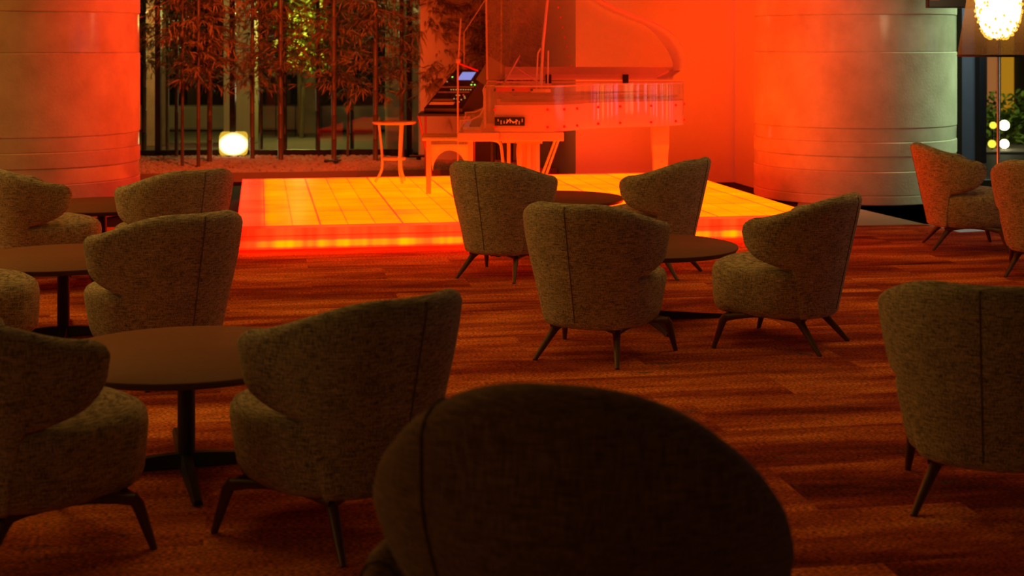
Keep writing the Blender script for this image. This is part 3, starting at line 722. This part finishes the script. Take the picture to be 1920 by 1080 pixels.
# lid: hinged on the far (bass) side
LA = math.radians(57)
def lidp(x, w, off=0): return Vector((x, -w*math.cos(LA)+off*math.sin(LA), 1.015+w*math.sin(LA)+off*math.cos(LA)))
lcurve = [Vector((p.x*1.0+.015, -p.y+.03)) for p in curve]
lid = [(.22, .0)]+[(.22, 1.45)]+[(p.x, p.y) for p in lcurve[1:]]+[(1.95, .0)]
b = MB(); b.quadloop([[lidp(x, w, 0) for x, w in lid], [lidp(x, w, .02) for x, w in lid]], True, True, True); ld = b.build('lid', M['acr'], pn)
e = MB(); lpts = [Vector((.22, .0)), Vector((.22, 1.45))]+[Vector(q) for q in lid[2:-1]]+[Vector((1.93, 0))]
lps = []
for i, p in enumerate(lpts):
    t = 0.03+.07*sm01((i-50)/18)
    a_ = lidp(p.x, p.y, -.004); c = lidp(p.x, p.y, .028); q = Vector((p.x-(t if p.x > 1.2 else t*.6), max(p.y-(t if p.y > t else 0), 0))); lps.append([a_, c, lidp(q.x, q.y, .028), lidp(q.x, q.y, -.004)])
e.quadloop(lps, True, True, True); e.build('lid_edge', M['edgea'], ld, True)
MB().box((1.19, .0, 1.075), (1.62, .02, .125), bev=.006).build('lid_flange', M['edgea'], ld)
for x in (.80, 1.54): MB().box((x, -.02, 1.02), (.055, .04, .09)).build('hinge', M['black'], ld)
hs = MB()
for k in range(7): hs.tube([lidp(.88+.022*k, .82-.11*k, -.002), lidp(.88+.022*k, .82-.11*k, -.012)], .008, 6)
hs.build('lid_screws', M['felt'], ld)
s = MB(); s.tube([(.70, -1.36, .97), (.72, -1.30, 1.35), (.78, -1.0, 1.9), tuple(lidp(.8, 1.1))], .013, 8); s.tube([(.76, -1.36, .97), (.765, -1.33, 1.30)], .007, 6); s.tube([(.66, -1.36, .97), (.675, -1.33, 1.28), (.70, -1.32, 1.32)], .007, 6)
s.box((.70, -1.40, .955), (.17, .035, .03)); s.build('lid_prop', M['edgea'], pn, True)

# acrylic piano bench ----------------------------------------------------------------
be = G(802, 369, SH); bn = thing('piano_bench', 'clear acrylic piano bench with arched legs, left of the chair before the stage', 'bench', (PX(842, 13.5), 13.55, SH), math.radians(3))
MB().box((0, 0, .50), (.50, .62, .03), bev=.01).build('seat', M['acr3'], bn)
MB().box((0, 0, .44), (.42, .54, .015)).build('lower_shelf', M['acr3'], bn)
for x in (-.19, .19):
    for y in (-.25, .25):
        MB().box((x, y, .2425), (.045, .045, .485), bev=.006).build('leg', M['edgea'], bn)
def arch(p, q, z0, z1, t=.018):
    b = MB(); p, q = Vector(p), Vector(q); d = q-p; nrm = Vector((-d.y, d.x, 0)).normalized()*t; out = []; inn = []
    n = 12; o = [];  i_ = []
    for k in range(n+1):
        a = PI*k/n; s = .5-.5*math.cos(a)
        i_.append(p+d*(.1+.8*s)+Vector((0, 0, z0+(z1-z0-.035)*math.sin(a)))); o.append(p+d*(s)+Vector((0, 0, z1)))
    lps = [[i_[k]-nrm/2, o[k]-nrm/2, o[k]+nrm/2, i_[k]+nrm/2] for k in range(n+1)]
    return b.quadloop(lps, True, True, True)
for p, q in (((-.19, -.25, 0), (.19, -.25, 0)), ((-.19, .25, 0), (.19, .25, 0)), ((-.19, -.25, 0), (-.19, .25, 0)), ((.19, -.25, 0), (.19, .25, 0))):
    arch(p, q, .20, .43).build('arched_apron', M['acr3'], bn)
# round side table ----------------------------------------------------------------
tp = G(740, 341, SH); sd = thing('side_table', 'small round acrylic side table with three bowed legs on the stage', 'table', (PX(739, 14.35), 14.35, SH))
MB().lathe([(.205, .575), (.215, .585), (.215, .598), (.205, .60)], 40).build('tabletop', M['edgea'], sd, True)
MB().lathe([(.11, .225), (.115, .232), (.115, .243), (.11, .25)], 30).build('lower_shelf', M['edgea'], sd, True)
for k in range(3):
    a = math.radians(-90+120*k+90+90+90); d = Vector((math.cos(a), math.sin(a), 0))
    s = MB(); s.tube(sp_([d*.15+Vector((0, 0, .58)), d*.135+Vector((0, 0, .45)), d*.118+Vector((0, 0, .25)), d*.125+Vector((0, 0, .12)), d*.185+Vector((0, 0, .008))], 6, False), .013, 8); s.build('leg', M['acr3'], sd, True)

# mixing desk on its table ----------------------------------------------------------------
MY = 15.5
mt = thing('equipment_table', 'red-lit folding table behind the piano bench carrying the mixing desk', 'table', (PX(842, MY), MY, 0))
MB().box((0, 0, .80), (.62, .55, .03), bev=.006).build('tabletop', M['dark'], mt)
for sx in (-.26, .26):
    s = MB(); s.tube([(sx-.05, -.22, .79), (sx+.12 if sx < 0 else sx-.12, -.22, .02)], .012, 8); s.tube([(sx+.0, .2, .79), (sx, .22, .02)], .012, 8); s.build('leg', simple('red_metal', (.5, .1, .08), .4), mt, True)
# the desk is wedge shaped: sloping control face toward the viewer
mx = thing('mixing_desk', 'black mixing desk with a small blue screen and rows of faders, tilted on its table', 'mixer', (PX(853, MY-.05), MY-.02, .815), math.radians(-4))
sx0 = .30
def face(u, v, o=0):    # u 0..1 across, v 0..1 up the slope; shear follows the slant of the rack
    x = -.30+.30*v+u*(.40-.07*v); y = -.24+.28*v; z = .05+.40*v
    nrm = Vector((0, -.82, .57)); return Vector((x, y, z))+nrm*o
b = MB(); b.quadloop([[face(0, 0), face(1, 0), face(1, 1), face(0, 1)], [face(0, 0)+Vector((0, .02, -.05)), face(1, 0)+Vector((0, .02, -.05)), face(1, 1)+Vector((0, .16, -.40)), face(0, 1)+Vector((0, .16, -.40))]], True, True, True)
b.v = b.v; b.build('console_body', M['dark'], mx)
def patch(u0, u1, v0, v1, mat, name, o=.006, par=mx):
    b = MB(); b.quadloop([[face(u0, v0, -.002), face(u1, v0, -.002), face(u1, v1, -.002), face(u0, v1, -.002)], [face(u0, v0, o), face(u1, v0, o), face(u1, v1, o), face(u0, v1, o)]], True, True, True); return b.build(name, mat, par)
patch(.30, .72, .73, .93, M['scr'], 'screen')
patch(.05, .70, .10, .16, M['ivory'], 'fader_row'); patch(.05, .62, .19, .24, M['grey'], 'fader_row'); patch(.03, .92, .40, .43, M['grey'], 'fader_row'); patch(.02, .95, .53, .56, M['grey'], 'fader_row')
def dots(name, mat, pts, r=.03):
    for u, v in pts:
        b = MB(); b.box(tuple(face(u, v, .006)), (.014, .012, .012)); b.build(name, mat, mx)
dots('lit_key', M['ledw'], [(.35+.07*k, .475) for k in range(9)]+[(.62, .33), (.70, .33), (.62, .24), (.70, .24), (.86, .30), (.90, .26), (.83, .22), (.80, .16)])
dots('green_light', M['led'], [(.10, .80), (.84, .60), (.94, .60)])
dots('red_light', M['rled'], [(.80, .34)]); dots('knob', M['ledw'], [(.05, .68), (.82, .67)])
# dark side case and paper sheets right of the desk
cs = thing('equipment_case', 'black rack case standing behind the piano keyboard', 'case', (PX(905, 16.2), 16.2, 0))
MB().box((0, 0, .60), (.26, .3, 1.2), bev=.01).build('case_body', M['dark'], cs)
MB().box((.0, -.155, .95), (.18, .01, .3)).build('face_panel', M['grey'], cs)
tb = MB(); tb.box((0, 0, 0), (.20, .012, .26), mat=Matrix.Rotation(math.radians(32), 3, 'Y')); o = tb.build('tablet', M['grey'], loc=(PX(925, 15.2)+.01, 15.2, 1.19)); tag(o, 'grey tablet tilted above the piano keyboard end', 'tablet')
o.location = (PX(922, 14.2), 14.2, 1.19+.06)
o.hide_render = False
stt = MB(); stt.tube([(0, .02, -.02), (0, .04, -1.06)], .01, 8); stt.build('stand_pole', M['black'], o)
stt = MB(); stt.tube([(-.2, .04, -1.06), (.2, .04, -1.06)], .008, 6); stt.tube([(0, -.14, -1.06), (0, .24, -1.06)], .008, 6); stt.build('stand_foot', M['black'], o)
# microphone stand
ms = thing('microphone_stand', 'slender microphone stand with a boom above the mixing desk', 'microphone stand', (PX(857, 15.0), 15.2, 0))
s = MB(); s.tube([(0, 0, .02), (0, 0, 1.3), (.03, 0, 1.80)], .010, 8); s.build('pole', M['edgea'], ms, True)
s = MB(); s.tube([(.0, 0, 1.34), (.21, -.05, 1.26)], .009, 8); s.build('boom', M['felt'], ms, True)
s = MB(); s.lathe([(.005, -.03), (.026, -.02), (.03, 0), (.026, .02), (.005, .03)], 14, (.0, 0, 1.36)); s.build('clutch', M['edgea'], ms, True)
s = MB(); 
for k in range(3): a = 2*PI*k/3+.4; s.tube([(0, 0, .12), (.28*math.cos(a), .28*math.sin(a), .01)], .008, 6)
s.build('tripod', M['black'], ms)
# second thin stand leaning up to the right, with pedals
s2 = thing('cable_rod', 'thin red-lit rod slanting up through the bamboo above the mixing desk', 'rod', (PX(870, 15.6), 15.6, 0))
s = MB(); s.tube([(0, 0, 0.02), (0, 0, 1.66), (.26, 0, 2.06)], .006, 6); s.build('rod', M['edgea'], s2)
s = MB(); s.lathe([(.12, 0), (.12, .02), (.02, .03)], 16); s.build('base', M['black'], s2)
# small dark stand on the pebbles beside the side table
g = G(785, 316, 0); o = thing('floor_spotlight', 'small black spotlight stand on the ground between side table and bench', 'spotlight', tuple(g))
s = MB(); s.tube([(0, 0, 0), (0, 0, .14)], .03, 8); s.build('post', M['black'], o)
s = MB(); s.box((-.02, 0, .155), (.20, .05, .03), bev=.01); s.build('head', M['black'], o)
g = G(626, 304, .1); o = MB(); o.box((0, 0, .012), (.2, .14, .02), bev=.008); o = o.build('root_plate', M['black'], loc=(g.x, g.y-.12, .118)); tag(o, 'flat dark plate lying on the pebbles at a bamboo foot', 'plate')

# ---------------------------------------------------------------- right window, lamp, outdoors
WY = 15.3
w2 = struct(thing('window_2', None, None)); f = MB()
xa = PX(1792, WY); f.box((xa, WY, 2.1), (.095, .12, 4.2)); f.box((xa-.03, WY-.08, 2.1), (.02, .06, 4.2))
f.box((xa+1.4, WY, .06), (2.8, .1, .12)); f.box((xa+1.4, WY, 4.1), (2.8, .1, .1)); f.box((xa+2.75, WY, 2.1), (.1, .12, 4.2))
f.build('window_frame', M['frame'], w2)
MB().box((xa+1.4, WY, 2.1), (2.7, .012, 3.9)).build('window_pane', M['pane'], w2)
sg = thing('header_beam', 'dark horizontal bracket at the top beside the floor lamp, in front of the column', 'bracket', (PX(1770, 13.6), 13.6, 2.05))
MB().box((.12, 0, 0), (.56, .1, .42), bev=.01).build('beam', M['frame'], sg); MB().box((-.10, -.055, -.10), (.08, .015, .08)).build('red_lens', simple('red_lens', (.3, .03, .02), .3), sg)
sg.location.z = PZ(15, 13.6)+.21
b = MB(); b.box((0, 0, .8), (.03, .03, 1.8)); b = b.build('hanger_rod', M['frame'], sg); 
# outside right
def slab(name, x0, x1, y0, y1, Y, mat, label, cat, dep=.2, group=None, base=True):
    z0, z1 = PZ(y1, Y), PZ(y0, Y); 
    if base: z0 = .02
    b = MB(); b.box(((PX(x0, Y)+PX(x1, Y))/2, Y+dep/2, (z0+z1)/2), (PX(x1, Y)-PX(x0, Y), dep, z1-z0), bev=.01)
    return tag(b.build(name, mat), label, cat, group)
slab('facade_panel', 1803, 1836, -60, 300, 19.0, M['facade'], 'blue-grey building panel beyond the right window, left of the lamp pole', 'panel')
slab('dark_post', 1837, 1850, -60, 300, 18.6, M['dkfac'], 'dark upright post outside the right window beside the grey panel', 'post')
o = thing('lit_shopfront', 'amber and orange lit shop window strips across the street, behind the lamp pole', 'shopfront', (PX(1875, 26), 26, 0))
for x0, x1, m_ in ((1852, 1868, 'orang'), (1878, 1900, 'amber')):
    b = MB(); Y = 26; b.box((PX((x0+x1)/2, Y)-o.location.x, 0, (PZ(60, Y)+PZ(212, Y))/2), (PX(x1, Y)-PX(x0, Y), .06, PZ(60, Y)-PZ(212, Y))); b.build('lit_pane', M[m_], o)
b = MB(); b.box((0.5, .3, 1.9), (3.4, .5, 3.8)); b.build('wall', simple('olive_facade', (.10, .09, .04), .7), o)
for (px, py, rr, mm, lb) in ((1883, 235, 10, 'warmw', 'white round street light beyond the right window'), (1862, 235, 7, 'yel', 'yellow street light left of the white one beyond the right window'),
                         (1883, 298, 9, 'warmw', 'low white garden light beyond the right window, above the edge chair'), (1860, 300, 8, 'yel', 'low yellow garden light beside the lamp pole')):
    Y = 21.0; z = max(PZ(py, Y), .1); o = thing('street_light', lb, 'light', (PX(px, Y), Y, 0), 0, 'lights outside the right window')
    MB().tube([(0, 0, .02), (0, 0, z)], .012, 6).build('post', M['black'], o)
    MB().lathe([(rr*.0072*math.sin(PI*k/8)+.0005, z-rr*.0072*math.cos(PI*k/8)) for k in range(9)], 14).build('globe', M[mm], o, True)
hd = MB()
for k in range(1600):
    leaf(hd, Vector((random.uniform(PX(1845, 22), PX(2060, 22)), 22+random.uniform(0, .8), random.uniform(.02, .62+.2*math.sin(k)))), Vector((random.uniform(-1, 1), random.uniform(-1, 1), random.uniform(-.3, .8))), .14, .06)
tag(hd.build('hedge', M['leafg']), 'low green hedge outside the right window', 'hedge')

# floor lamp
LY = 12.4
fl = thing('floor_lamp', 'floor lamp with a glowing crystal globe inside a dark sheer shade, at the top right', 'floor lamp', (PX(1872, LY), LY, 0))
MB().lathe([(.15, 0), (.15, .02), (.03, .035)], 32).build('base', M['steel'], fl, True)
MB().tube([(0, 0, .02), (0, 0, 1.95)], .013, 12).build('pole', M['steel'], fl, True)
b = MB(); zb_ = PZ(105, LY)
b.lathe([(.335, zb_), (.235, zb_+.62)], 48, cap0=False, cap1=False); b.build('lamp_shade', M['shade'], fl, True)
b = MB(); b.lathe([(.337, zb_-.006), (.337, zb_+.012), (.331, zb_+.012), (.331, zb_-.006)], 48, cap0=False, cap1=False)
b.build('shade_rim', M['frame'], fl)
zc = PZ(0, LY)+.02; gl = MB(); lps = []
for i in range(15):
    a = PI*i/14; row = []
    for k in range(40):
        w = 1+.05*math.sin(k*2*PI/5)*math.sin(a*9); R0 = .185*w*math.sin(a)**.7+.002
        row.append((R0*math.cos(2*PI*k/40), R0*math.sin(2*PI*k/40), zc-.34*math.cos(a)*(1+.02*math.sin(k*1.7))))
    lps.append(row)
gl.quadloop(lps, True, True, True); gl.build('inner_globe', emis('crystal_glow', (1, .83, .45), 7), fl, True)
bd = MB()
for k in range(260):
    a = random.uniform(0, 2*PI); ph = random.uniform(.15, PI-.1); R0 = .195*math.sin(ph)**.7+.004; c = Vector((R0*math.cos(a), R0*math.sin(a), zc-.352*math.cos(ph)))
    bd.lathe([(.002, -.014), (.012, 0), (.002, .014)], 5, c)
bd.build('crystal_beads', emis('amber_crystal', (1, .5, .06), 3), fl)

# ---------------------------------------------------------------- ceiling downlights and lights
def point(name, loc, e, c, r=.15):
    l = bpy.data.lights.new(name, 'POINT'); l.energy = e; l.color = c; l.shadow_soft_size = r
    o = bpy.data.objects.new(name, l); C.objects.link(o); o.location = loc; return o
def area(name, loc, target, e, c, s, s2=None, spread=180):
    l = bpy.data.lights.new(name, 'AREA'); l.energy = e; l.color = c; l.size = s; l.spread = math.radians(spread)
    if s2: l.shape = 'RECTANGLE'; l.size_y = s2
    o = bpy.data.objects.new(name, l); C.objects.link(o); o.location = loc
    o.rotation_euler = (Vector(target)-Vector(loc)).to_track_quat('-Z', 'Y').to_euler(); return o
def spot(name, loc, target, e, c, ang, blend=.6, r=.12):
    l = bpy.data.lights.new(name, 'SPOT'); l.energy = e; l.color = c; l.spot_size = math.radians(ang); l.spot_blend = blend; l.shadow_soft_size = r
    o = bpy.data.objects.new(name, l); C.objects.link(o); o.location = loc
    o.rotation_euler = (Vector(target)-Vector(loc)).to_track_quat('-Z', 'Y').to_euler(); return o
RED = (1, .045, .012)
spot('stage_spot_left', (-.9, 13.4, 3.9), (-4.0, 13.4, 1.4), 420, (1, .028, .008), 70)
spot('stage_spot_right', (-.2, 13.2, 3.9), (3.2, 15.0, 1.4), 620, (1, .03, .005), 62)
spot('stage_spot_piano', (1.5, 12.2, 4.0), (1.5, 15.9, 1.9), 200, (1, .022, .006), 52, .8)
spot('stage_spot_bamboo', (-2.0, 13.6, 4.0), (-3.2, 18.0, 1.0), 900, (1, .09, .014), 60)
# warm ambient for the lounge: ceiling lighting, then added fills
area('lounge_ambient', (-1.2, 6.8, 4.1), (-1.2, 6.8, 0), 15, (1, .56, .12), 2.5, 2.5, 130)
area('lounge_ambient', (3.2, 8.5, 4.1), (3.2, 8.5, 0), 20, (1, .56, .12), 2.5, 2.5, 130)
area('lounge_ambient', (-5.5, 8.5, 3.6), (-2.0, 8.5, .4), 60, (1, .56, .11), 1.5, 3.0, 150)
area('lounge_ambient', (-.5, -2.0, 3.9), (0, 5.5, .0), 5, (1, .60, .14), 3.0, 3.0, 110)  # added soft fill from behind the camera, lifts the chair backs
area('lounge_side_fill', (-5.0, 3.2, 1.5), (0, 4.4, .9), 6, (1, .55, .15), 1.2, 1.2, 120)  # added fill for the chairs' left sides, no wall lamp modelled
spot('piano_front_fill', (2.3, 10.9, 4.0), (.9, 13.5, 1.3), 900, (1, .022, .005), 42)  # added red fill that brightens the piano front and lid
point('column_downlight', (-6.2, 11.2, 3.4), 70, (1, .29, .0), .3)
point('lamp_glow', (PX(1872, LY), LY, 1.9), 22, (1, .78, .4), .2)
area('street_glow', (6.3, 14.6, 2.9), (4.2, 14.7, .8), 20, (.70, 1, .50), 1.5, 2.0, 70)
point('garden_glow', (PX(565, 22.9), 22.7, 1.9), 90, (1, .85, .2), .1)
point('lantern_glow', (lp_.x, lp_.y+.9, .9), 5, (1, .85, .45), .15)
point('terrace_glow', (PX(290, 20.7), 20.3, 2.2), 70, (1, .6, .2), .1)
point('facade_fill', (PX(1815, 18), 17.6, 2.4), 45, (.8, .9, 1), .2)  # added point light to lift the otherwise unlit grey panel
point('hedge_glow', (PX(1885, 21.4), 21.2, 1.2), 14, (.9, 1, .5), .1)
point('pillar_glow', (PX(765, 19.4), 19.3, 2.6), 26, (1, .75, .25), .1)
# unseen lit panes added on the right, so the column and piano have reflections
sp2 = thing('reflection_panes', 'added row of lit panes out of view to the right, for reflections', 'shopfront', (10.5, 9.5, 0))
b = MB(); b.box((.4, 0, 1.7), (.4, 9.6, 3.4)); b.build('wall', M['dkfac'], sp2)
for k, (c_, st_) in enumerate((((.8, .9, 1), 2.4), ((1, .75, .35), 1.6), ((.45, .6, 1), 1.4), ((1, .95, .8), 3), ((.7, 1, .9), 1.2), ((1, .6, .15), 2), ((.9, .95, 1), 2.6), ((.4, .5, .9), 1.2))):
    b = MB(); b.box((.17, -4.2+1.2*k, 1.0), (.05, .14+.13*(k % 3), 1.3)); b.build('lit_pane', emis('reflection_glow', c_, st_*1.3), sp2)

w = bpy.data.worlds.new('night'); bpy.context.scene.world = w; w.use_nodes = True
bg = w.node_tree.nodes['Background']; bg.inputs[0].default_value = (.9, .5, .25, 1); bg.inputs[1].default_value = .006

cam = bpy.data.cameras.new('camera'); co = bpy.data.objects.new('camera', cam); C.objects.link(co)
co.location = (0, 0, H); co.rotation_euler = (PI/2, 0, 0)
cam.sensor_width = 36; cam.lens = 36*F/1920; cam.shift_y = -(540-HY)/1920; cam.clip_end = 200
cam.dof.use_dof = True; cam.dof.focus_distance = 8.0; cam.dof.aperture_fstop = 3.6
sc = bpy.context.scene; sc.camera = co
sc.view_settings.view_transform = 'Standard'; sc.view_settings.look = 'None'; sc.view_settings.gamma = 1; sc.view_settings.exposure = 0
sc.view_settings.use_curve_mapping = False
sc.cycles.use_denoising = True
sc.cycles.max_bounces = 8; sc.cycles.transparent_max_bounces = 24; sc.cycles.sample_clamp_indirect = 4
